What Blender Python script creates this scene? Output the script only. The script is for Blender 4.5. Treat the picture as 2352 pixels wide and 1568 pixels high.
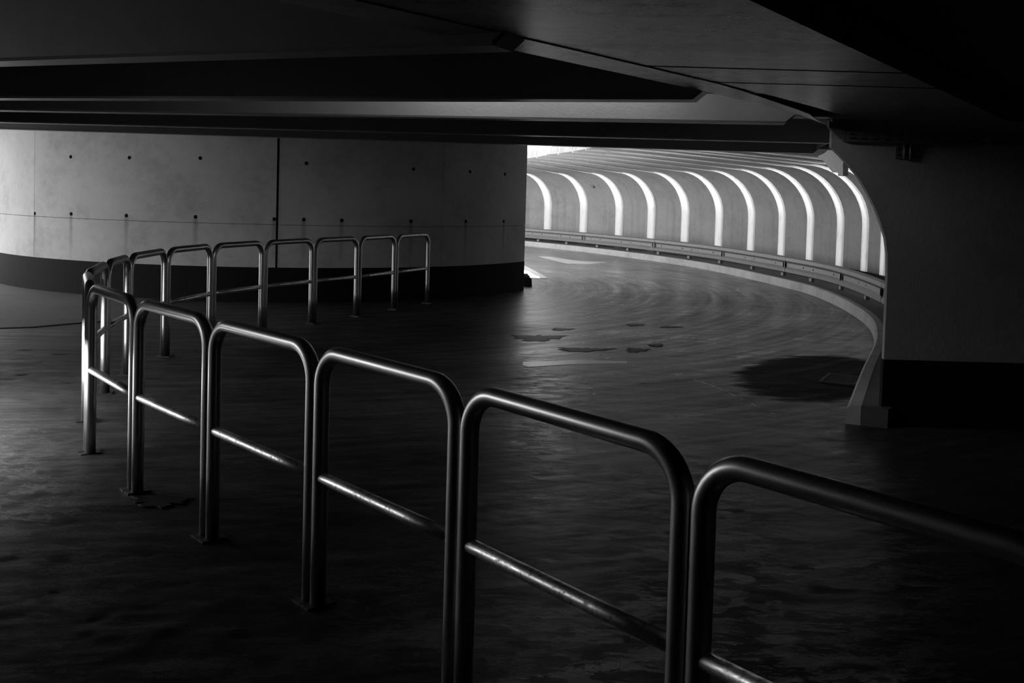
import bpy, bmesh, math, random
import numpy as np
from mathutils import Vector, Matrix
random.seed(7)
for o in list(bpy.data.objects):
    bpy.data.objects.remove(o, do_unlink=True)
SC = bpy.context.scene
COL = SC.collection

# ------------------------------------------------------------------ camera
F, PITCH, ROLL, PX, PY = 2400.0, math.radians(2.5), 0.028, 1176.0, 550.0
EYE = Vector((0, 0, 1.65))
cam_d = bpy.data.cameras.new('camera')
cam_d.sensor_fit = 'HORIZONTAL'
cam_d.sensor_width = 36.0
cam_d.lens = 36.0 * F / 2352.0
cam_d.shift_y = (PY - 784.0) / 2352.0
cam_d.clip_start = 0.02
cam_d.clip_end = 500
cam = bpy.data.objects.new('camera', cam_d)
COL.objects.link(cam)
CM = Matrix.Rotation(math.pi / 2 - PITCH, 3, 'X') @ Matrix.Rotation(ROLL, 3, 'Z')
cam.matrix_world = Matrix.Translation(EYE) @ CM.to_4x4()
SC.camera = cam

# ------------------------------------------------------------------ world, sun, exposure
w = bpy.data.worlds.new('World')
SC.world = w
w.use_nodes = True
w.node_tree.nodes['Background'].inputs[0].default_value = (1, 1, 1, 1)
w.node_tree.nodes['Background'].inputs[1].default_value = 3.0
sun_d = bpy.data.lights.new('sun', 'SUN')
sun_d.energy = 26.0
LOW_FILL_POWER = 31.0           # watts of the added unseen low light on the left
sun_d.angle = 0.009
sun = bpy.data.objects.new('sun', sun_d)
COL.objects.link(sun)
SUN_FROM = Vector((0.33, 0.0, 1.0)).normalized()
sun.rotation_euler = SUN_FROM.to_track_quat('Z', 'Y').to_euler()
vs = SC.view_settings
vs.view_transform = 'Standard'
vs.look = 'None'
vs.gamma = 1
vs.use_curve_mapping = False
vs.exposure = 0.15

# ------------------------------------------------------------------ photo pixel -> place
def ray(x, y):
    return CM @ Vector(((x - PX) / F, -(y - PY) / F, -1.0))
def onz(x, y, z=0.0):
    d = ray(x, y)
    return EYE + d * ((z - EYE.z) / d.z)
def at_y(x, y, Y):
    d = ray(x, y)
    return EYE + d * (Y / d.y)
def proj(p):
    q = CM.transposed() @ (Vector(p) - EYE)
    return PX - F * q.x / q.z, PY + F * q.y / q.z

# ------------------------------------------------------------------ materials
def nt(name):
    m = bpy.data.materials.new(name)
    m.use_nodes = True
    t = m.node_tree
    return m, t, t.nodes['Principled BSDF']
def N(t, typ, **kw):
    n = t.nodes.new(typ)
    for k, v in kw.items():
        if k.startswith('i_'):
            key = k[2:]
            n.inputs[int(key) if key.isdigit() else key].default_value = v
        else:
            setattr(n, k, v)
    return n
def L(t, a, b):
    t.links.new(a, b)
def M1(t, op, a, b=None, c=None):
    n = N(t, 'ShaderNodeMath', operation=op)
    for i, v in enumerate((a, b, c)):
        if v is None:
            continue
        if isinstance(v, (int, float)):
            n.inputs[i].default_value = v
        else:
            L(t, v, n.inputs[i])
    return n.outputs[0]
def noise(t, vec, scale, detail=5, rough=.6):
    n = N(t, 'ShaderNodeTexNoise')
    n.inputs['Scale'].default_value = scale
    n.inputs['Detail'].default_value = detail
    n.inputs['Roughness'].default_value = rough
    L(t, vec, n.inputs['Vector'])
    return n.outputs['Fac']
def ramp(t, fac, stops):
    r = N(t, 'ShaderNodeValToRGB')
    e = r.color_ramp.elements
    while len(e) < len(stops):
        e.new(.5)
    for el, (p, v) in zip(e, stops):
        el.position = p
        el.color = (v, v, v, 1)
    L(t, fac, r.inputs[0])
    return r.outputs[0]
def mapv(t, vec, sc):
    n = N(t, 'ShaderNodeMapping')
    n.inputs['Scale'].default_value = sc
    L(t, vec, n.inputs['Vector'])
    return n.outputs[0]
def bump(t, bsdf, h, strength, dist):
    b = N(t, 'ShaderNodeBump')
    b.inputs['Strength'].default_value = strength
    b.inputs['Distance'].default_value = dist
    L(t, h, b.inputs['Height'])
    L(t, b.outputs[0], bsdf.inputs['Normal'])
def pos(t):
    return N(t, 'ShaderNodeNewGeometry').outputs['Position']

def concrete(name, base, contrast=.35, stretch=(1, 1, 1), rough=.75, pits=True, streak=0.0, spec=.3, bm=.25):
    m, t, b = nt(name)
    p = pos(t)
    n1 = noise(t, mapv(t, p, tuple(s * .9 for s in stretch)), 1.0, 6, .65)
    n2 = noise(t, p, 9.0, 4, .6)
    n3 = noise(t, p, 60.0, 2, .5)
    v = M1(t, 'ADD', M1(t, 'MULTIPLY', n1, .62), M1(t, 'ADD', M1(t, 'MULTIPLY', n2, .26), M1(t, 'MULTIPLY', n3, .12)))
    col = ramp(t, v, [(.3, base * (1 - contrast)), (.5, base), (.72, base * (1 + contrast * .6))])
    if streak > 0:
        ns = noise(t, mapv(t, p, (5, 5, .25)), 1.0, 5, .7)
        sm = ramp(t, ns, [(.5, 1.0), (.72, 1 - streak)])
        col = M1(t, 'MULTIPLY', col, sm)
    if pits:
        vo = N(t, 'ShaderNodeTexVoronoi', i_Scale=7.0)
        L(t, p, vo.inputs['Vector'])
        vd = ramp(t, vo.outputs['Distance'], [(.035, .35), (.06, 1.0)])
        gate = ramp(t, noise(t, p, 2.3, 2, .5), [(.5, 1.0), (.56, 0.0)])
        vd = M1(t, 'MAXIMUM', vd, gate)
        col = M1(t, 'MULTIPLY', col, vd)
    L(t, col, b.inputs['Base Color'])
    b.inputs['Roughness'].default_value = rough
    b.inputs['Specular IOR Level'].default_value = spec
    if spec > .9:
        L(t, ramp(t, v, [(.36, .1), (.58, spec*1.3)]), b.inputs['Specular IOR Level'])
    bump(t, b, M1(t, 'ADD', n2, M1(t, 'MULTIPLY', n3, .5)), bm, .012)
    return m

MAT = {}
MAT['beam'] = concrete('beam_concrete', .2, .25, rough=.36, pits=False, spec=.8, bm=.08)
MAT['beam_pale'] = concrete('beam_pale_concrete', .34, .12, rough=.7)
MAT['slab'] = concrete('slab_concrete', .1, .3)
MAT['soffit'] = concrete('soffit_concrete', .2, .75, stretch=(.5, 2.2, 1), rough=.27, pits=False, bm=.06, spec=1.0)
MAT['wall'] = concrete('wall_concrete', .32, .25)
MAT['tunnel'] = concrete('tunnel_concrete', .29, .3, stretch=(.7, .7, 1.6), streak=.25)
MAT['kerb'] = concrete('kerb_concrete', .42, .4, stretch=(2, 2, 2))
MAT['court'] = concrete('court_concrete', .13, .3, pits=False)
MAT['sun_patch'] = concrete('sun_patch_concrete', .42, .2, pits=False)  # pale tone that carries the sunlight on the floor
MAT['footway_lit_band'] = concrete('footway_lit_band_concrete', .1, .4, pits=False)  # for the dark footway and the lit band of floor

def plain(name, v, rough=.6, metal=0.0, spec=.5):
    m, t, b = nt(name)
    p = pos(t)
    n = noise(t, p, 18.0, 4, .6)
    L(t, ramp(t, n, [(.3, v * .8), (.7, v * 1.2)]), b.inputs['Base Color'])
    b.inputs['Roughness'].default_value = rough
    b.inputs['Metallic'].default_value = metal
    b.inputs['Specular IOR Level'].default_value = spec
    return m
MAT['black_paint'] = plain('black_base_paint', .009, .7, spec=.15)
MAT['hole'] = plain('tie_hole_dark', .008, .9, spec=.1)
MAT['seam'] = plain('seam_dark', .03, .9, spec=.1)
MAT['rubber'] = plain('rubber', .03, .6)
MAT['paint'] = plain('road_paint', .5, .3, spec=.6)
MAT['white'] = plain('white_paint', .75, .6)
MAT['fleck'] = plain('white_fleck', .8, .7)
MAT['plate'] = plain('plaque_face', .16, .5)
MAT['plate_ink'] = plain('plaque_ink', .05, .6)
MAT['galv'] = plain('galvanised_steel', .17, .5, metal=.35)
MAT['tray'] = plain('tray_steel', .2, .5, metal=.5)
MAT['puddle'] = plain('oily_wet_patch', .006, .5, spec=.15)
MAT['plate_steel'] = plain('base_plate_steel', .05, .5, metal=.6)
MAT['housing'] = plain('added_light_housing', .5, .4)

# brushed tube steel
m, t, b = nt('tube_steel')
p = pos(t)
n = noise(t, p, 25.0, 5, .65)
n_b = noise(t, p, 3.0, 4, .6)
L(t, ramp(t, n, [(.3, .54), (.62, .58)]), b.inputs['Base Color'])
b.inputs['Metallic'].default_value = 1.0
L(t, ramp(t, n_b, [(.3, .32), (.7, .37)]), b.inputs['Roughness'])
bump(t, b, noise(t, p, 120.0, 3, .6), .05, .002)
MAT['tube'] = m
m, t, b = nt('scuffed_tube_steel')
p = pos(t)
n = noise(t, p, 45.0, 6, .7)
L(t, ramp(t, n, [(.36, .3), (.5, .75), (.6, .8)]), b.inputs['Base Color'])
b.inputs['Metallic'].default_value = 1.0
L(t, ramp(t, n, [(.35, .55), (.6, .3)]), b.inputs['Roughness'])
bump(t, b, n, .25, .003)
MAT['scuff'] = m

# milky strip that lets daylight through
m = bpy.data.materials.new('milky_strip')
m.use_nodes = True
t = m.node_tree
t.nodes.clear()
out = N(t, 'ShaderNodeOutputMaterial')
p = pos(t)
n = noise(t, mapv(t, p, (3, 3, 1.2)), 3.0, 6, .7)
c = ramp(t, n, [(.28, .42), (.42, .6), (.7, .64)])
tr = N(t, 'ShaderNodeBsdfTranslucent')
df = N(t, 'ShaderNodeBsdfDiffuse')
L(t, c, tr.inputs[0]); L(t, c, df.inputs[0])
mx = N(t, 'ShaderNodeMixShader')
mx.inputs[0].default_value = .45
L(t, tr.outputs[0], mx.inputs[1]); L(t, df.outputs[0], mx.inputs[2])
L(t, mx.outputs[0], out.inputs[0])
MAT['strip'] = m

# floor
m, t, b = nt('floor_worn_concrete')
p = pos(t)
sep = N(t, 'ShaderNodeSeparateXYZ'); L(t, p, sep.inputs[0])
cx, cy = -6.0, 19.0
dx = M1(t, 'SUBTRACT', sep.outputs[0], cx); dy = M1(t, 'SUBTRACT', sep.outputs[1], cy)
rad = M1(t, 'SQRT', M1(t, 'ADD', M1(t, 'MULTIPLY', dx, dx), M1(t, 'MULTIPLY', dy, dy)))
ang = M1(t, 'ARCTAN2', dy, dx)
cmb = N(t, 'ShaderNodeCombineXYZ')
L(t, M1(t, 'MULTIPLY', rad, 7.0), cmb.inputs[0]); L(t, M1(t, 'MULTIPLY', ang, 3.0), cmb.inputs[1])
tracks = noise(t, cmb.outputs[0], 1.0, 6, .65)
big = noise(t, p, .45, 5, .6)
mid = noise(t, mapv(t, p, (1.2, 3.5, 1)), 1.6, 7, .7)
fine = noise(t, mapv(t, p, (14, 34, 14)), 1.0, 6, .7)
v = M1(t, 'ADD', M1(t, 'MULTIPLY', tracks, .4), M1(t, 'ADD', M1(t, 'MULTIPLY', mid, .35), M1(t, 'MULTIPLY', big, .25)))
col = ramp(t, v, [(.33, .015), (.5, .045), (.66, .092)])
# damp stain with its own ragged outline by the kerb
ya = M1(t, 'SUBTRACT', sep.outputs[1], 9.9)
sx = M1(t, 'DIVIDE', M1(t, 'SUBTRACT', M1(t, 'SUBTRACT', sep.outputs[0], 2.95), M1(t, 'MULTIPLY', ya, .35)), .8)
sy = M1(t, 'DIVIDE', ya, 1.45)
el = M1(t, 'ADD', M1(t, 'ADD', M1(t, 'MULTIPLY', sx, sx), M1(t, 'MULTIPLY', sy, sy)), M1(t, 'MULTIPLY', M1(t, 'SUBTRACT', mid, .5), 1.2))
stain = ramp(t, el, [(.7, 0.0), (.98, 1.0)])
def smooth(val, a, b2, o0, o1):
    r = N(t, 'ShaderNodeMapRange'); r.interpolation_type = 'SMOOTHSTEP'
    L(t, val, r.inputs[0])
    for i_, v_ in enumerate((a, b2, o0, o1)): r.inputs[i_+1].default_value = v_
    return r.outputs[0]
lane = smooth(M1(t, 'ADD', sep.outputs[0], M1(t, 'MULTIPLY', M1(t, 'SUBTRACT', big, .5), 1.5)), -1.3, .5, 0.0, 1.0)
far_lit = smooth(sep.outputs[1], 15.0, 23.0, 1.0, 4.0)  # tunnel light put into the colour: floor grows paler farther in
L(t, M1(t, 'MULTIPLY', far_lit, M1(t, 'MULTIPLY', col, M1(t, 'MULTIPLY_ADD', stain, .6, .4))), b.inputs['Base Color'])
mr = N(t, 'ShaderNodeMapRange'); mr.interpolation_type = 'SMOOTHSTEP'
L(t, sep.outputs[1], mr.inputs[0]); mr.inputs[1].default_value = 7.0; mr.inputs[2].default_value = 11.5
mr.inputs[3].default_value = 1.0; mr.inputs[4].default_value = .05
gate = ramp(t, big, [(.42, .35), (.62, 1.0)])
rough = M1(t, 'ADD', M1(t, 'ADD', ramp(t, v, [(.36, .42), (.62, .23)]), M1(t, 'MULTIPLY_ADD', lane, -.22, .22)), M1(t, 'MULTIPLY', M1(t, 'SUBTRACT', 1.0, stain), .35))
L(t, rough, b.inputs['Roughness'])
L(t, M1(t, 'MULTIPLY', M1(t, 'MULTIPLY', M1(t, 'ADD', M1(t, 'MULTIPLY_ADD', lane, .22, .02), smooth(sep.outputs[0], -3.0, -2.1, .3, 0.0)), smooth(sep.outputs[0], 1.2, 3.0, 1.0, .5)), M1(t, 'MULTIPLY', ramp(t, v, [(.4, .35), (.6, 1.0)]), M1(t, 'MULTIPLY_ADD', stain, .8, .5))), b.inputs['Specular IOR Level'])
pitted = ramp(t, noise(t, mapv(t, p, (5, 9, 5)), 1.0, 8, .75), [(.36, 0.0), (.5, 1.0)])
hgt = M1(t, 'ADD', M1(t, 'MULTIPLY', fine, .15), M1(t, 'ADD', M1(t, 'MULTIPLY', mid, .6), M1(t, 'MULTIPLY', pitted, .9)))
hgt = M1(t, 'MULTIPLY', hgt, M1(t, 'MULTIPLY', mr.outputs[0], gate))
bump(t, b, hgt, .6, .012)
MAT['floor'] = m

# ------------------------------------------------------------------ mesh helpers
def ob(name, me, parent=None, kind=None, label=None, cat=None, group=None):
    o = bpy.data.objects.new(name, me)
    COL.objects.link(o)
    if parent: o.parent = parent
    if kind: o['kind'] = kind
    if label: o['label'] = label
    if cat: o['category'] = cat
    if group: o['group'] = group
    return o
def mk(name, V, Fc, mat, parent=None, smooth=False, **kw):
    me = bpy.data.meshes.new(name)
    me.from_pydata([tuple(v) for v in V], [], Fc)
    bm = bmesh.new(); bm.from_mesh(me)
    bmesh.ops.recalc_face_normals(bm, faces=bm.faces)
    bm.to_mesh(me); bm.free()
    if smooth:
        for f in me.polygons: f.use_smooth = True
    if mat: me.materials.append(MAT[mat])
    return ob(name, me, parent, **kw)
def box(name, lo, hi, mat, parent=None, **kw):
    x0, y0, z0 = lo; x1, y1, z1 = hi
    V = [(x0,y0,z0),(x1,y0,z0),(x1,y1,z0),(x0,y1,z0),(x0,y0,z1),(x1,y0,z1),(x1,y1,z1),(x0,y1,z1)]
    return mk(name, V, [(0,1,2,3),(4,5,6,7),(0,1,5,4),(1,2,6,5),(2,3,7,6),(3,0,4,7)], mat, parent, **kw)
def prism(name, poly, d, mat, parent=None, **kw):
    """polygon of 3D points pushed along vector d"""
    n = len(poly); d = Vector(d)
    V = [Vector(q) for q in poly] + [Vector(q) + d for q in poly]
    Fc = [tuple(range(n)), tuple(range(n, 2*n))] + [(i, (i+1) % n, n+(i+1) % n, n+i) for i in range(n)]
    return mk(name, V, Fc, mat, parent, **kw)
def loft(rings, closed=True, caps=True):
    """faces through rings of equal length"""
    n = len(rings[0]); V = [q for r in rings for q in r]; Fc = []
    for i in range(len(rings) - 1):
        for j in range(n if closed else n - 1):
            a, b2 = i*n + j, i*n + (j+1) % n
            Fc.append((a, b2, b2 + n, a + n))
    if caps:
        Fc.append(tuple(range(n))); Fc.append(tuple(range((len(rings)-1)*n, len(rings)*n)))
    return V, Fc
def tube_geo(path, r, n=16):
    path = [Vector(q) for q in path]; rings = []
    up = None
    for i, q in enumerate(path):
        tg = (path[min(i+1, len(path)-1)] - path[max(i-1, 0)]).normalized()
        if up is None:
            up = tg.orthogonal().normalized()
        up = (up - tg * up.dot(tg)).normalized()
        sd = tg.cross(up)
        rings.append([q + (up * math.cos(2*math.pi*k/n) + sd * math.sin(2*math.pi*k/n)) * r for k in range(n)])
    return loft(rings)
def tube(name, path, r, mat, parent=None, n=16, **kw):
    V, Fc = tube_geo(path, r, n)
    return mk(name, V, Fc, mat, parent, smooth=True, **kw)
def autosmooth(o, deg=35):
    me = o.data
    me.set_sharp_from_angle(angle=math.radians(deg))
    for f in me.polygons: f.use_smooth = True
def empty(name, loc, label, cat, group=None, rz=0.0):
    o = ob(name, None, label=label, cat=cat, group=group)
    o.location = loc; o.rotation_euler = (0, 0, rz)
    o.empty_display_size = .1
    return o

# ------------------------------------------------------------------ curves of the place
def spline(pts, step=.12, smooth=14):
    P = [Vector((x, y, 0)) for x, y in pts]
    P = [P[0]*2 - P[1]] + P + [P[-1]*2 - P[-2]]
    out = []
    for i in range(1, len(P) - 2):
        a, b2, c2, d2 = P[i-1:i+3]
        k = max(2, int((c2 - b2).length / step))
        for j in range(k):
            s = j / k
            out.append(.5*((2*b2) + (c2-a)*s + (2*a-5*b2+4*c2-d2)*s*s + (3*b2-a-3*c2+d2)*s**3))
    out.append(P[-2])
    for _ in range(smooth):
        q = out[:]
        for i in range(1, len(out) - 1):
            q[i] = (out[i-1] + out[i]*2 + out[i+1]) / 4
        out = q
    return out
class Path:
    def __init__(s, pts):
        s.p = pts; s.l = [0.0]
        for a, b2 in zip(pts, pts[1:]): s.l.append(s.l[-1] + (b2 - a).length)
        s.len = s.l[-1]
    def at(s, d):
        d = min(max(d, 0), s.len)
        i = min(int(np.searchsorted(s.l, d)), len(s.p) - 1); i = max(i, 1)
        f = (d - s.l[i-1]) / max(1e-9, s.l[i] - s.l[i-1])
        return s.p[i-1].lerp(s.p[i], f)
    def tan(s, d):
        return (s.at(d + .4) - s.at(d - .4)).normalized()
    def left(s, d):
        g = s.tan(d); return Vector((-g.y, g.x, 0))
    def offset(s, o):          # + = right / outer side
        return Path([s.at(d) - s.left(d)*o for d in np.linspace(0, s.len, 260)])
    def find_px(s, px, z, lo=0.0):
        best = None
        for d in np.linspace(lo, s.len, 1500):
            q = s.at(d); x, _ = proj((q.x, q.y, z))
            if best is None or abs(x - px) < best[0]: best = (abs(x - px), d)
        return best[1]
KERB = Path(spline([(2.52,7.73),(3.24,9.55),(4.18,11.9),(4.88,14.3),(5.3,17.4),(5.27,20.0),(4.45,25.0),(2.76,29.45),(.52,33.3),(-2.2,36.6),(-5.5,39.2)]))
WALL = KERB.offset(1.1)
RAIL = KERB.offset(.36)
d0 = next(d for d in np.linspace(0, WALL.len, 400) if WALL.at(d).y > 8.7)

# ------------------------------------------------------------------ floor, painted lit band
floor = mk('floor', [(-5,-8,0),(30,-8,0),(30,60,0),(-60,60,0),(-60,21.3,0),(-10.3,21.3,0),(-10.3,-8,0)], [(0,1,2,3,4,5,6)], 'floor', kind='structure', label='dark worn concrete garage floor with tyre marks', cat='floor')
# uneven, trowelled and worn surface of the near floor as real relief
from mathutils import noise as mn
def relief(x, y):
    q = Vector((x*2.6, y*4.2, 0.3))
    warp = mn.noise(Vector((x*1.1, y*1.1, 5.0)))
    a = mn.noise(q + Vector((warp*1.5, warp*2.0, 0)))
    b_ = 1 - abs(mn.noise(Vector((x*5.5 + warp*2, y*9.0, 2.0))))*2
    c_ = mn.noise(Vector((x*13.0, y*21.0, 8.0)))
    patchy = max(0.0, min(1.0, .55 + 1.3*mn.noise(Vector((x*.55, y*.55, 11.0)))))
    pit = max(0.0, mn.noise(Vector((x*7.0, y*10.0, 20.0))) - .38)*2.2
    k = 1.0 if x < -2 else max(.45, 1 - (x + 2)*.28)
    return .0065 + (.0038*a + (.0052*b_ + .0026*c_)*patchy - .012*pit)*k
XA, XB, YA, YB = -5.6, 3.2, 3.2, 10.8
NX, NY = 245, 230
V, Fc = [], []
for j in range(NY + 1):
    y = YA + (YB - YA)*j/NY
    for i in range(NX + 1):
        x = XA + (XB - XA)*i/NX
        e = min(1.0, min(x - XA, XB - x, y - YA, YB - y)/.5)
        V.append((x, y, max(.0008, relief(x, y))*e - .003*(1 - e)))
for j in range(NY):
    for i in range(NX):
        k = j*(NX+1) + i
        Fc.append((k, k+1, k+NX+2, k+NX+1))
mk('floor_relief', V, Fc, 'floor', smooth=True, kind='structure', label='uneven worn surface of the near garage floor', cat='floor')
mk('floor_court', [(-60,-30,0),(-10.3,-30,0),(-10.3,13.8,0),(-10.3,21.3,0),(-60,21.3,0)], [(0,1,2,3,4)], 'court', kind='structure')
SUN_PATCH = [(-12,20.45,0),(.72,20.54,0),(.63,21.5,0),(.5,22.6,0),(.33,23.84,0),(-.2,26,0),(-1.5,29,0),(-4,32,0),(-12,34,0)]
prism('floor_sun_patch', SUN_PATCH, (0,0,.01), 'sun_patch', kind='structure')  # sunlit pool put into the floor colour, cut to its outline
lit_band_poly = [onz(-300, 765), onz(77, 752), onz(190, 742), onz(330, 734), onz(330, 690)]
lit_band_poly = [(q.x, q.y, 0) for q in lit_band_poly] + [(-4.6,15.2,0),(-7,15.6,0),(-8.6,17.2,0),(-9.3,19,0)]
prism('floor_lit_band', lit_band_poly, (0,0,.012), 'footway_lit_band', kind='structure')  # side light on the floor put into a paler band

# kerb with raised footway behind it
rings = []; foot = []
for d in np.linspace(0, KERB.len, 150):
    q = KERB.at(d); l = KERB.left(d)
    wo = 1.06 if d > 3 else .3 + .76*d/3
    rings.append([q + Vector((0,0,0)), q + Vector((0,0,.125)) - l*.008, q - l*.03 + Vector((0,0,.15)), q - l*.11 + Vector((0,0,.15)), q - l*.11])
    foot.append([q - l*.112, q - l*.112 + Vector((0,0,.147)), q - l*wo + Vector((0,0,.147)), q - l*wo])
V, Fc = loft(rings)
kb = mk('kerb', V, Fc, 'kerb', kind='structure', label='curved concrete kerb along the outer edge of the ramp', cat='kerb')
autosmooth(kb)
V, Fc = loft(foot)
autosmooth(mk('floor_footway', V, Fc, 'footway_lit_band', kind='structure', label='dark raised strip behind the curved kerb', cat='footway'))

# ------------------------------------------------------------------ tunnel shell of panels and pale strips
PROF = [(0,0),(0,.5),(0,1.0),(0,1.25)]
for k in range(1, 13):
    a = k/12*math.pi/2
    PROF.append((1.15 - 1.15*math.cos(a), 1.25 + 1.1*math.sin(a)))
PROF += [(1.8,2.41),(2.6,2.47),(3.4,2.52),(4.1,2.56),(4.8,2.59)]
def prof_off(o):
    out = []
    for i, (u, z) in enumerate(PROF):
        a = PROF[max(i-1, 0)]; c2 = PROF[min(i+1, len(PROF)-1)]
        tx, tz = c2[0]-a[0], c2[1]-a[1]; ln = math.hypot(tx, tz)
        out.append((u - tz/ln*o, z + tx/ln*o))
    return out
def hw_at(k, HW=.19):                     # the strips narrow as they run up into the vault
    z_i = max(0.0, min(1.0, (k - 7) / 9.0))**1.3
    return HW + (.026 - HW)*z_i
WID = {}
def shell_piece(name, da, db, inner, outer, mat, parent, zmin=0.0, n=6, lo_e=None, hi_e=None):
    pi, po = prof_off(inner), prof_off(outer)
    rings = []
    for d in np.linspace(da, db, n):
        r = []
        for k, (u, z) in list(enumerate(pi)) + list(reversed(list(enumerate(po)))):
            dd = d
            if lo_e is not None and hi_e is not None:
                ta = lo_e + (hw_at(k, WID[lo_e]) if lo_e > d0 else 0); tb = hi_e - (hw_at(k, WID[hi_e]) if hi_e < WALL.len else 0)
                dd = ta + (tb-ta)*(d-da)/(db-da)
            elif lo_e is not None:
                dd = lo_e + hw_at(k, WID[lo_e])*(2*(d-da)/(db-da) - 1)
            q = WALL.at(dd); l = WALL.left(dd)
            if u > 1.15: u = 1.15 + (u - 1.15)*(1 - .45*max(0.0, min(1.0, (dd - 19)/9)))
            r.append(q + l*u + Vector((0,0,max(z, zmin))))
        rings.append(r)
    V, Fc = loft(rings)
    o = mk(name, V, Fc, mat, parent)
    autosmooth(o, 40)
    return o
tun = ob('wall_tunnel', None, kind='structure', label='curved concrete tunnel wall and vault with pale curved strips', cat='wall')
STR = [(1252,1268),(1333,1350),(1414,1432),(1489,1506),(1566,1584),(1645,1661),(1719,1735),(1789,1805),(1855,1869),(1923,1938),(1982,1994),(2026,2037)]
edges = []
for xl, xr in STR:
    mid_d = WALL.find_px((xl+xr)/2, .9, d0)
    edges.append(mid_d)
edges = sorted(edges)
print('STRIP d', [round(e, 2) for e in edges], 'spacing', [round(b2-a, 2) for a, b2 in zip(edges, edges[1:])])
wid = []
for xl, xr in STR:
    wid.append(abs(WALL.find_px(xl, .9, d0) - WALL.find_px(xr, .9, d0)))
print('STRIP w', [round(x, 2) for x in wid])
far = edges[-1]
sp = (edges[-1] - edges[-4]) / 3
while far + sp < WALL.len - .5:
    far += sp; edges.append(far)
near = edges[0] - 1.3
if near > d0 + .3: edges.insert(0, near)
for e in edges: WID[e] = .125 + .07*max(0, min(1, (e - 11)/11))
ed = [d0] + edges + [WALL.len]
for i, (ea, eb) in enumerate(zip(ed, ed[1:])):
    shell_piece('panel', ea, eb, 0, .18, 'tunnel', tun, n=max(4, int((eb-ea)/.3)), lo_e=ea, hi_e=eb)
for e in edges:
    shell_piece('pale_strip', e - .1, e + .1, -.03, .02, 'strip', tun, n=4, lo_e=e)
# black painted base along the tunnel wall
rings = []
for d in np.linspace(d0, WALL.len, 120):
    q = WALL.at(d) + WALL.left(d)*.034; l = WALL.left(d)
    rings.append([q + Vector((0,0,.15)), q + Vector((0,0,.42)), q - l*.03 + Vector((0,0,.42)), q - l*.03 + Vector((0,0,.15))])
V, Fc = loft(rings)
mk('painted_base', V, Fc, 'black_paint', tun)

# ------------------------------------------------------------------ drum wall (left)
DC, DR = Vector((-4.4, 19.85, 0)), 5.0
def dpt(a, r, z): return Vector((DC.x + r*math.cos(a), DC.y + r*math.sin(a), z))
def drum_hit(x, y, r=DR):
    d = ray(x, y); o = EYE - DC
    A = d.x**2 + d.y**2; B = o.x*d.x + o.y*d.y; Cc = o.x**2 + o.y**2 - r*r
    disc = B*B - A*Cc
    s = (-B - math.sqrt(max(0, disc))) / A
    q = EYE + d*s
    return math.atan2(q.y - DC.y, q.x - DC.x), q.z
drum = ob('wall_left', None, kind='structure', label='curved drum wall of cast concrete with tie holes and black base', cat='wall')
def drum_piece(name, a0, a1, z0, z1, r0, r1, mat):
    k = max(3, int(abs(a1-a0)/.06))
    rings = []
    for a in np.linspace(a0, a1, k):
        rings.append([dpt(a, r1, z0), dpt(a, r1, z1), dpt(a, r0, z1), dpt(a, r0, z0)])
    V, Fc = loft(rings)
    o = mk(name, V, Fc, mat, drum)
    autosmooth(o)
    return o
a_end = drum_hit(1207, 500)[0]
a_lo = -math.pi * .98
holes = [(162,360),(297,362),(460,363),(704,375),(950,388),(1080,394),(1160,400),(80,490),(163,491),(290,495),(449,498),(630,503),(698,504),(785,506),(944,508),(1070,508),(1157,508)]
hole_a = [drum_hit(x, y) for x, y in holes]
# drum concrete with rust-dark runs below the lower row of tie holes
m, t, b = nt('drum_concrete')
p = pos(t)
sep = N(t, 'ShaderNodeSeparateXYZ'); L(t, p, sep.inputs[0])
ang = M1(t, 'ARCTAN2', M1(t, 'SUBTRACT', sep.outputs[1], DC.y), M1(t, 'SUBTRACT', sep.outputs[0], DC.x))
arc = M1(t, 'MULTIPLY', ang, DR)
cv = N(t, 'ShaderNodeCombineXYZ')
L(t, arc, cv.inputs[0]); L(t, sep.outputs[2], cv.inputs[1])
n1 = noise(t, cv.outputs[0], 1.1, 6, .65)
n2 = noise(t, cv.outputs[0], 8.0, 4, .6)
n3 = noise(t, cv.outputs[0], 70.0, 2, .5)
nv = M1(t, 'ADD', M1(t, 'MULTIPLY', n1, .6), M1(t, 'ADD', M1(t, 'MULTIPLY', n2, .25), M1(t, 'MULTIPLY', n3, .15)))
col = ramp(t, nv, [(.3, .33), (.5, .54), (.72, .64)])
wig = M1(t, 'MULTIPLY', M1(t, 'SUBTRACT', n2, .5), .03)
for (a, z) in hole_a[7:]:
    g = M1(t, 'ABSOLUTE', M1(t, 'ADD', M1(t, 'SUBTRACT', arc, a*DR), wig))
    line = ramp(t, M1(t, 'MULTIPLY', g, 10.0), [(.08, 1.0), (.5, 0.0)])
    below = ramp(t, M1(t, 'SUBTRACT', z, sep.outputs[2]), [(0.0, 0.0), (.02, 1.0), (.75, 0.0)])
    k = M1(t, 'MULTIPLY', M1(t, 'MULTIPLY', line, below), .42)
    col = M1(t, 'MULTIPLY', col, M1(t, 'SUBTRACT', 1.0, k))
vo = N(t, 'ShaderNodeTexVoronoi', i_Scale=9.0); L(t, cv.outputs[0], vo.inputs['Vector'])
pit = ramp(t, vo.outputs['Distance'], [(.03, .3), (.055, 1.0)])
pit = M1(t, 'MAXIMUM', pit, ramp(t, n1, [(.5, 1.0), (.56, 0.0)]))
col = M1(t, 'MULTIPLY', col, pit)
L(t, col, b.inputs['Base Color'])
b.inputs['Roughness'].default_value = .7
b.inputs['Specular IOR Level'].default_value = .3
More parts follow.
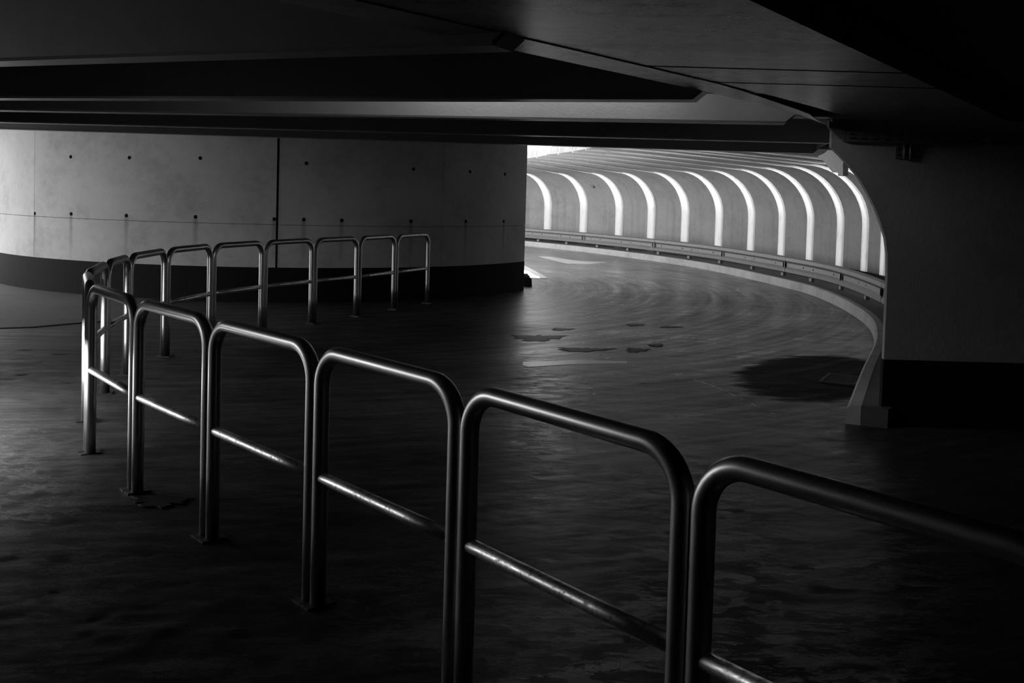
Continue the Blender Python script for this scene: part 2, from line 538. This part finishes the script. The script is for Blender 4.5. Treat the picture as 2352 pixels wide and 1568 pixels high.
bump(t, b, M1(t, 'ADD', n2, M1(t, 'MULTIPLY', n3, .4)), .25, .012)
MAT['drum'] = m

ZJ = 1.115
cols = [a_lo, drum_hit(79, 420)[0], drum_hit(640, 420)[0], drum_hit(1018, 420)[0], a_end]
gaps = [0, .003, .028, .0025, 0]
drum_piece('core', a_lo, a_end - .004, 0, 2.75, DR-.3, DR-.02, 'seam')
for i in range(4):
    a0 = cols[i] + gaps[i]/DR; a1 = cols[i+1] - gaps[i+1]/DR
    drum_piece('panel', a0, a1, .47, ZJ-.003, DR-.29, DR, 'drum')
    drum_piece('panel', a0, a1, ZJ+.003, 2.75, DR-.29, DR, 'drum')
drum_piece('painted_base', a_lo, a_end, 0, .5, DR-.295, DR+.004, 'black_paint')
# cleaned arris of the wide joint
a = cols[2] + .033/DR
drum_piece('joint_filler', cols[2]+.006/DR, cols[2]+.026/DR, .5, 2.75, DR-.05, DR+.002, 'drum')
hole_me = None
for a, z in hole_a:
    if hole_me is None:
        r = .027; n = 14
        V = [(0, r*math.cos(2*math.pi*k/n), r*math.sin(2*math.pi*k/n)) for k in range(n)] + [(.004, .85*r*math.cos(2*math.pi*k/n), .85*r*math.sin(2*math.pi*k/n)) for k in range(n)]
        Fc = [tuple(range(n, 2*n))] + [(k, (k+1) % n, n+(k+1) % n, n+k) for k in range(n)]
        o = mk('tie_hole', V, Fc, 'hole', drum); hole_me = o.data
    else:
        o = ob('tie_hole', hole_me, drum)
    o.location = dpt(a, DR - .001, z); o.rotation_euler = (0, 0, a)

# ------------------------------------------------------------------ portal wall (right)
YP = 7.72
AR = [(2.33,2.74),(2.33,2.06),(2.40,1.995),(2.47,1.925),(2.54,1.845),(2.61,1.74),(2.675,1.62),(2.725,1.5),(2.76,1.4),(2.78,1.28),(2.787,1.1),(2.787,0)]
prism('wall_right', [(x, YP, z) for x, z in AR] + [(9,YP,0),(9,YP,2.74)], (0,.05,0), 'wall', kind='structure', label='dim concrete portal wall with arched edge and black base', cat='wall')
wr = bpy.data.objects['wall_right']
autosmooth(wr, 30)
prism('painted_base', [(2.783,YP-.004,0),(9,YP-.004,0),(9,YP-.004,.5),(2.783,YP-.004,.5)], (0,.056,0), 'black_paint', wr)
# unseen back and side walls; left ones added to shape the light
box('wall_back', (-3.3,-6.3,0), (9,-6,2.75), 'wall', kind='structure')
box('wall_side', (9,-6,0), (9.3,8,2.75), 'wall', kind='structure')
prism('wall_outer_light_block', [(-3.45,5.65,0),(-5.9,10.6,0),(-6.15,10.5,0),(-3.7,5.55,0)], (0,0,2.75), 'wall', kind='structure')  # added out of view to block side light and hold the low light
box('wall_left_light_block', (-3.3,-6,0), (-3.0,3.4,2.75), 'wall', kind='structure')
box('wall_far_left', (-10.3,3.4,0), (-10,4.2,2.75), 'wall', kind='structure')
box('wall_far_left_light_sill', (-10.3,4.2,0), (-10,10.5,.75), 'wall', kind='structure')  # height set to hold back light from the ground outside
box('wall_far_left_end', (-10.3,10.5,0), (-10,11.6,2.75), 'wall', kind='structure')
box('wall_cross', (-10.3,3.1,0), (-3.3,3.4,2.75), 'wall', kind='structure')

# ------------------------------------------------------------------ roof
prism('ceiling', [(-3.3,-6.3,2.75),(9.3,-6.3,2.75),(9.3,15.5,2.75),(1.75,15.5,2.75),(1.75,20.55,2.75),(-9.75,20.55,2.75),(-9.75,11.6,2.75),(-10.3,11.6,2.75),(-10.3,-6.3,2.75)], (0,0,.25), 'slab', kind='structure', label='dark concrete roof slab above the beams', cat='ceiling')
BW = .21
def beam(a, b2, x0, x1, end_cham, label, mat='beam'):
    a = onz(*a, 2.21); b2 = onz(*b2, 2.21); a.z = b2.z = 0
    g = (b2 - a); g.z = 0; g.normalize()
    nrm = Vector((-g.y, g.x, 0))
    p0 = a + g*((x0 - a.x)/g.x); p1 = a + g*((x1 - a.x)/g.x) if x1 is not None else b2
    c = .014
    def sec(q, zb):
        return [q + Vector((0,0,2.75)), q + Vector((0,0,zb+c)), q + nrm*c + Vector((0,0,zb)), q + nrm*(BW-c) + Vector((0,0,zb)), q + nrm*BW + Vector((0,0,zb+c)), q + nrm*BW + Vector((0,0,2.75))]
    rings = [sec(p0, 2.21), sec(p1, 2.21)]
    if end_cham: rings.append(sec(p1 + g*.06, 2.26))
    rings.append(sec(p1 + g*.5, 2.262) if end_cham else sec(p1, 2.215))
    V, Fc = loft(rings)
    return mk('ceiling_beam', V, Fc, mat, kind='structure', label=label, cat='beam')
beam((77,137), (1130,103), -3.25, None, True, 'nearest dark ceiling beam across the top left')
beam((77,225), (1590,228), -4.3, None, True, 'second nearest ceiling beam with tall black face')
beam((77,254), (1805,283), -4.9, None, True, 'third ceiling beam with pale lit face')
beam((77,282), (1905,328), -5.8, 3.6, False, 'fourth ceiling beam, thin dark band above the farthest one')
beam((77,298), (1905,353), -6.45, 3.42, True, 'farthest ceiling beam just above the drum wall')

# flat soffit band on the right, in boards with open seams
EDGE = [(-6.2,-4.5),(-3.2,.1),(-1.6,2.35),(-.1,4.33),(1.05,5.89),(1.91,7.17),(2.53,8.38),(3.0,9.6),(3.5,12.3)]
def ex(Y):
    for (xa, ya), (xb, yb) in zip(EDGE, EDGE[1:]):
        if ya <= Y <= yb: return xa + (xb-xa)*(Y-ya)/(yb-ya)
    return EDGE[-1][0]
def rx(Y): return .93 + (Y - 3.56)*.66
sof = ob('ceiling_soffit', None, kind='structure', label='stained flat concrete soffit band running to the portal wall', cat='ceiling')
ys = [-4.4, 1.5, 4.88, 5.47, 12.3]
for ya, yb in zip(ys, ys[1:]):
    yy = np.linspace(ya + .022, yb - .022, 12)
    poly = [(ex(Y) + .3 if ya < 6 else ex(Y) + max(0, .3 - (Y-5.5)*.12), Y, 2.26) for Y in yy] + [((rx(Y) if Y < 7.7 else 4.2), Y, 2.26) for Y in reversed(yy)]
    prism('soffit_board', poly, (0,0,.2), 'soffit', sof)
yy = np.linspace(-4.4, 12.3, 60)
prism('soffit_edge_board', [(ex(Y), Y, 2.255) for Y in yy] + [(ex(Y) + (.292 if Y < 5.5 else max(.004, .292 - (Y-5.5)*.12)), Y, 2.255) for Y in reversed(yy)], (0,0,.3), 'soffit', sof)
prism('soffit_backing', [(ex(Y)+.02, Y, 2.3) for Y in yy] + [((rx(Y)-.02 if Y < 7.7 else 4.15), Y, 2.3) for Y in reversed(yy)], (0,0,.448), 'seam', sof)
# slab to the right of the band, one board step up, with a diagonal seam
sA, sB = onz(2250, 60, 2.4), onz(2170, 140, 2.4)
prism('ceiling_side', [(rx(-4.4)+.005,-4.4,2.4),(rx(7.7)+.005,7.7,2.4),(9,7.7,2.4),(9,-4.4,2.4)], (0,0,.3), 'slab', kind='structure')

# ------------------------------------------------------------------ added unseen light between second and third beams
bA, bB = onz(77,225,2.21), onz(1590,228,2.21)
g = (bB-bA); g.z = 0; g.normalize(); nr = Vector((-g.y, g.x, 0))
lc = bA + g*((-.1 - bA.x)/g.x) + nr*(BW + .05)
lr = math.atan2(g.y, g.x)
added_light = empty('added_bay_light', (lc.x, lc.y, 2.66), 'added unseen white light fixed behind the second ceiling beam', 'added_light', rz=lr)
o = box('housing', (-1.2,-.045,-.03), (1.0,.045,.085), 'housing', added_light)
ld = bpy.data.lights.new('bay_fill', 'AREA'); ld.shape = 'RECTANGLE'; ld.size = 2.1; ld.size_y = .06; ld.energy = 13
lo = ob('bay_fill', ld, added_light); lo.location = (-.1, .06, 0); lo.rotation_euler = (math.radians(82), 0, 0)

# added unseen low light on the outer wall, left of the picture
q0, q1 = Vector((-3.45,5.65,0)), Vector((-5.9,10.6,0))
g = (q1-q0).normalized(); nr = Vector((g.y, -g.x, 0))
lc = q0 + g*1.25 + nr*.06
added_light = empty('added_low_light', (lc.x, lc.y, .42), 'added unseen low light under a hood on the outer wall left of the barriers', 'added_light', rz=math.atan2(g.y, g.x))
box('hood', (-1.25,-.38,.07), (1.25,.05,.1), 'housing', added_light)
box('back_plate', (-1.25,.0,-.07), (1.25,.05,.07), 'housing', added_light)
ld = bpy.data.lights.new('low_side_fill', 'AREA'); ld.shape = 'RECTANGLE'; ld.size = 2.4; ld.size_y = .12; ld.energy = LOW_FILL_POWER
lo = ob('low_side_fill', ld, added_light); lo.location = (0, -.015, 0); lo.rotation_euler = (math.radians(-78), 0, 0)

# ------------------------------------------------------------------ hoop barrier
GP = [(980,697,0),(905,711,0),(820,727,0),(717,743,0),(606,551,1.05),(487,558,1.05),(378,820,0),(292,862,0),(240,905,0),(197,968,0),(204,1042,0),(310,1130,0),(480,1238,0),(720,1388,0),(1068,870,1.05),(1598,1015,1.05)]
gp = [onz(*q) for q in GP]
for q in gp: q.z = 0
gp.append(gp[-1] + (gp[-1]-gp[-2]).normalized()*.97)
TR, RC, HH = .031, .135, 1.05
words = ['first','second','third','fourth','fifth','sixth','seventh','eighth','ninth','tenth','eleventh','twelfth','thirteenth','fourteenth','fifteenth','sixteenth']
note = ['with a free-standing end post', 'before the black drum base', 'before the black drum base', 'right of the wide wall joint', 'in front of the wide wall joint', 'left of the wide wall joint', 'where the row starts to bend', 'narrow in the bend on the left', 'narrow in the bend on the left', 'turned nearly edge-on at the left', 'seen edge-on at the left turn', 'first wide one after the left turn', 'on the near side, left', 'on the near side, middle', 'large, near the middle of the foreground', 'large, right of the middle in the foreground']
plate_me = None
for i in range(16):
    a, b2 = gp[i], gp[i+1]
    g = (b2-a).normalized(); Lh = (b2-a).length - (.068 if i else .034)
    c = a + (b2-a)*.5 + g*(.017 if i == 0 else 0)*-1
    rz = math.atan2(g.y, g.x)
    last = i == 15
    lab = ('%s steel hoop from the far end, %s' % (words[i], note[i])) if not last else 'steel hoop nearest the camera, running out of frame at right'
    h = empty('hoop_barrier', (c.x, c.y, 0), lab, 'barrier', 'steel hoop barriers in the curved row', rz)
    hw = Lh/2; zt = HH - TR
    path = [(-hw,0,.0),(-hw,0,.3),(-hw,0,.6),(-hw,0,zt-RC)]
    for k in range(1, 11):
        th = k/10*math.pi/2
        path.append((-hw+RC-RC*math.cos(th), 0, zt-RC+RC*math.sin(th)))
    path += [(0,0,zt)]
    for k in range(0, 11):
        th = k/10*math.pi/2
        path.append((hw-RC+RC*math.sin(th), 0, zt-RC+RC*math.cos(th)))
    path += [(hw,0,.6),(hw,0,.3),(hw,0,0)]
    tube('hoop_tube', path, TR, 'tube', h, n=24)
    tube('mid_rail', [(-hw+.012,0,.52),(-hw/3,0,.52),(hw/3,0,.52),(hw-.012,0,.52)], .0235, 'scuff', h, n=20)
    for s in (-1, 1):
        if plate_me is None:
            o = box('base_plate', (-.031,-.062,0), (.031,.062,.017), 'plate_steel', h); plate_me = o.data
        else:
            o = ob('base_plate', plate_me, h)
        o.location = (s*hw, 0, 0)

# ------------------------------------------------------------------ guard rail
gr = empty('guard_rail', tuple(KERB.at(6)), 'grey steel W-beam guard rail on stub posts above the curved kerb', 'guard rail')
inv = Matrix.Translation(-Vector(gr.location))
WP = [(.0,.223),(.012,.221),(.056,.247),(.06,.305),(.03,.35),(.028,.425),(.06,.47),(.056,.531),(.012,.557),(.0,.555)]
def w_seg(da, db, off):
    rings = []
    for d in np.linspace(da, db, max(4, int((db-da)/.3))):
        q = RAIL.at(d) - gr.location; l = RAIL.left(d)
        rings.append([q + l*(pp+off) + Vector((0,0,z)) for pp, z in WP] + [q + l*(pp+off-.006) + Vector((0,0,z)) for pp, z in reversed(WP)])
    V, Fc = loft(rings)
    o = mk('rail_segment', V, Fc, 'galv', gr); autosmooth(o, 25)
jn = sorted(RAIL.find_px(x, .45, 2) for x in (1346,1508,1667,1810,1942,2034))
jn = [max(.5, jn[0]-4)] + jn + [min(RAIL.len-.5, jn[-1]+4), min(RAIL.len-.3, jn[-1]+8)]
for i, (da, db) in enumerate(zip(jn, jn[1:])):
    if db - da > .5: w_seg(da, db + .12, .005*(i % 2))
post_px = [1235,1300,1370,1440,1510,1580,1651,1724,1795,1859,1927,1985]
pm = bm_ = None
for x in post_px:
    d = RAIL.find_px(x, .2, 2)
    q = RAIL.at(d) - gr.location; l = RAIL.left(d)
    if pm is None:
        o = box('post', (-.06,-.07,.15), (.06,-.012,.45), 'galv', gr); pm = o.data
    else: o = ob('post', pm, gr)
    o.location = (q.x, q.y, 0); o.rotation_euler = (0, 0, math.atan2(l.y, l.x) - math.pi/2)
    for k in (-.25, .25):
        q = RAIL.at(d+k) - gr.location; l = RAIL.left(d+k)
        if bm_ is None:
            V, Fc = tube_geo([(0,0,0),(0,.012,0)], .016, 6)
            o = mk('bolt', V, Fc, 'rubber', gr); bm_ = o.data
        else: o = ob('bolt', bm_, gr)
        o.location = (q.x + l.x*.028, q.y + l.y*.028, .388); o.rotation_euler = (0, 0, math.atan2(l.y, l.x) - math.pi/2)

# ------------------------------------------------------------------ white plate standing in for the bright gap by the last beam
YE = 13.2
pane = [(1878,359),(1893,352),(1906,341),(1916,343),(1926,352),(1926,396),(1912,396),(1893,371)]
root = empty('bright_gap_plate', tuple(at_y(1910, 396, YE)), 'white plate standing in for the bright gap beside the portal arch under the last beam', 'pane')
def rel(x, y, Y): return at_y(x, y, Y) - Vector(root.location)
def wing(x): return 13.0 + (1925 - x)/35.0          # the plate runs away from the camera along the tunnel
prism('pane', [rel(x, y, wing(x)) for x, y in pane], (.05,-.012,0), 'white', root)
prism('upright', [rel(x, y, wing(x)) for x, y in [(1925.5,349),(1937,357),(1936,403),(1924.5,404)]], (.06,-.012,0), 'white', root)

# ------------------------------------------------------------------ cable tray on the portal wall
tr = empty('cable_tray', (4.0, YP, 2.1), 'slotted steel cable tray along the top of the portal wall', 'cable tray')
V, Fc = [], []
x0, x1, z0 = -1.58, 4.9, .005
pitch = .085
nc = int((x1-x0)/pitch)
xs = []
for k in range(nc):
    xs += [x0 + k*pitch, x0 + k*pitch + .036]
zs = [0, .014, .026, .046, .058, .072]
idx = {}
for i, x in enumerate(xs):
    for j, z in enumerate(zs):
        idx[i, j] = len(V); V.append((x, -.045, z0 + z))
for i in range(len(xs)-1):
    for j in range(len(zs)-1):
        if j == 1 and i % 2 == 1: continue
        if j == 3 and (i + 2) % 2 == 1: continue
        Fc.append((idx[i,j], idx[i+1,j], idx[i+1,j+1], idx[i,j+1]))
o = mk('tray_side', V, Fc, 'tray', tr)
md = o.modifiers.new('thick', 'SOLIDIFY'); md.thickness = .003
box('tray_bottom', (x0,-.045,0), (x1,-.002,.005), 'tray', tr)
# tray drop at the left end following the jamb
V, Fc = [], []
o = prism('tray_bend', [(x0-.005,-.045,.0),(x0-.005,-.045,.075),(x0-.125,-.045,.155),(x0-.125,-.045,.1)], (0,.043,0), 'tray', tr)
for s in (0, 1):
    tube('bracket_leg', [(-1.14+s*.045,-.03,-.115),(-1.14+s*.045,-.03,.0)], .011, 'tray', tr, n=10)
box('bracket_plate', (-1.2,-.02,-.11), (-1.07,-.001,-.002), 'tray', tr)
for z in (-.035,-.085):
    tube('bracket_bolt', [(-1.185,-.03,z),(-1.185,-.015,z)], .009, 'rubber', tr, n=6)

# ------------------------------------------------------------------ small things
# plaque on tunnel wall
d = WALL.find_px(1378, 1.8, d0)
q = WALL.at(d); l = WALL.left(d)
s_px = abs(proj((q.x, q.y, 1))[1] - proj((q.x, q.y, 2))[1])
zc = 1.65 + (451 - 427)/s_px
th = math.acos(max(-1, min(1, 1 - .0)))
zc_ = min(zc, 2.0)
a = math.asin(max(0, (zc_-1.25)/1.1)); u = 1.15 - 1.15*math.cos(a)
pl = empty('wall_plaque', tuple(q + l*(u+.03) + Vector((0,0,zc_-.08))), 'small grey plaque high on a tunnel wall panel', 'plaque', rz=math.atan2(l.y, l.x) - math.pi/2)
o = box('plate', (-.07,-.02,0), (.07,.0,.18), 'plate', pl)
for k, (xa, xb, zz) in enumerate([(-.05,.05,.03),(-.05,.02,.06),(-.04,.05,.09),(-.05,.04,.12),(-.02,.05,.15)]):
    box('ink_line', (xa,.0,zz), (xb,.003,zz+.012), 'plate_ink', pl)

# slatted rubber foot at the end of the drum wall
c = onz(1211, 657)
ft = empty('barrier_foot', (c.x, c.y, 0), 'small dark slatted block on the floor at the drum wall end', 'block')
prism('body', [(-.09,-.06,0),(.085,-.06,0),(.075,-.06,.14),(.03,-.06,.165),(-.09,-.06,.165)], (0,.14,0), 'rubber', ft)
for k in range(3):
    box('slat', (-.09,-.055,.172+k*.02), (.045-k*.02,.075,.183+k*.02), 'rubber', ft)
box('front_rib', (-.02,-.07,.02), (.0,-.06,.15), 'rubber', ft)

# drain grate near the kerb
c = onz(1935, 873)
dg = empty('drain_grate', (c.x, c.y, 0), 'dark square drain grate in the floor by the kerb', 'drain grate', rz=1.1)
for lo_, hi_ in [((-.25,-.17,.001),(.25,-.14,.012)),((-.25,.14,.001),(.25,.17,.012)),((-.25,-.14,.001),(-.22,.14,.012)),((.22,-.14,.001),(.25,.14,.012))]:
    box('frame_bar', lo_, (hi_[0], hi_[1], .018), 'rubber', dg)
for k in range(9):
    x = -.2 + k*.05
    box('slat', (x-.008,-.14,.001), (x+.008,.14,.015), 'rubber', dg)

# wet patches on the floor
PUD = [(1235,776,62,8,'ragged wet patch on the ramp floor nearest the drum wall'),(1290,756,25,3.2,'small wet patch behind the ragged one on the ramp'),(1458,746,22,2.8,'small wet patch, farthest one on the ramp'),(1538,751,26,2.0,'thin wet sliver, rightmost on the ramp'),(1340,803,66,5,'long ragged wet patch in the middle of the ramp'),(1462,804,28,5.5,'wet patch right of the long ragged one'),(1508,793,18,4,'small oval wet patch right of the ramp middle'),(365,1156,72,14,'black oval puddle beside the barrier feet in the foreground')]
for x, y, ax, ay, lab in PUD:
    n = 46; ph = random.random()*9
    pts = []
    for k in range(n):
        th = 2*math.pi*k/n
        r = 1 + .22*math.sin(3*th+ph) + .16*math.sin(7*th+ph*2) + .12*math.sin(13*th+ph*3) + random.uniform(-.08,.08)
        q = onz(x + ax*r*math.cos(th)*.9, y + ay*r*math.sin(th)*.9)
        pts.append(q)
    c = sum(pts, Vector())/n
    zt = .014 if c.y < 11 else .004
    V = [(c.x*0, 0, zt)] + [(q.x-c.x, q.y-c.y, zt-.004) for q in pts] + [((q.x-c.x)*.9, (q.y-c.y)*.9, zt) for q in pts]
    Fc = [(1+k, 1+(k+1) % n, 1+n+(k+1) % n, 1+n+k) for k in range(n)] + [(0, 1+n+k, 1+n+(k+1) % n) for k in range(n)]
    o = mk('wet_patch', V, Fc, 'puddle', label=lab, cat='wet patch', group='dark wet patches on the floor')
    o.location = (c.x, c.y, 0)
# worn paint arrows
for pts, lab in [([(1201,833),(1330,828),(1440,831),(1440,836),(1313,838),(1215,844),(1201,840)], 'worn pale painted stroke on the ramp floor behind the barriers'), ([(1236,589),(1264,589.5),(1333,600),(1397,602),(1356,606.5),(1302,605)], 'far pale painted arrow mark on the tunnel floor')]:
    P = [onz(x, y) for x, y in pts]; c = sum(P, Vector())/len(P)
    o = prism('floor_marking', [(q.x-c.x, q.y-c.y, .001) for q in P], (0,0,.008 if c.y < 11 else .002), 'paint', label=lab, cat='floor marking')
    o.location = (c.x, c.y, 0)
P = [onz(x, y) for x, y in [(1445,838),(1500,849),(1560,862),(1640,888),(1700,915),(1760,945),(1840,975)]]
c = P[3].copy()
o = prism('floor_seam', [(q.x-c.x, q.y-c.y+.015, .001) for q in P] + [(q.x-c.x, q.y-c.y-.015, .001) for q in reversed(P)], (0,0,.0055), 'paint', label='thin pale repaired crack running across the ramp floor', cat='floor seam')
o.location = (c.x, c.y, 0)
V, Fc = [], []
for x, y in [(1300,862),(1302,891),(1303,900),(1306,906),(1342,853),(1345,880),(1355,895),(1363,909),(1391,828),(1395,825),(1440,781),(1452,779),(1396,777),(1425,788),(1330,872)]:
    q = onz(x, y); s = random.uniform(.012,.028); a = random.random()*3; i = len(V)
    for k in range(4):
        V.append((q.x + s*math.cos(a+k*1.57)*(1.6 if k % 2 else .8), q.y + s*math.sin(a+k*1.57), (.014 if q.y < 11 else .003) + .004*(k % 2)))
    Fc.append((i, i+1, i+2, i+3))
mk('litter_flecks', V, Fc, 'fleck', kind='stuff', label='tiny white flecks scattered on the ramp floor', cat='litter')
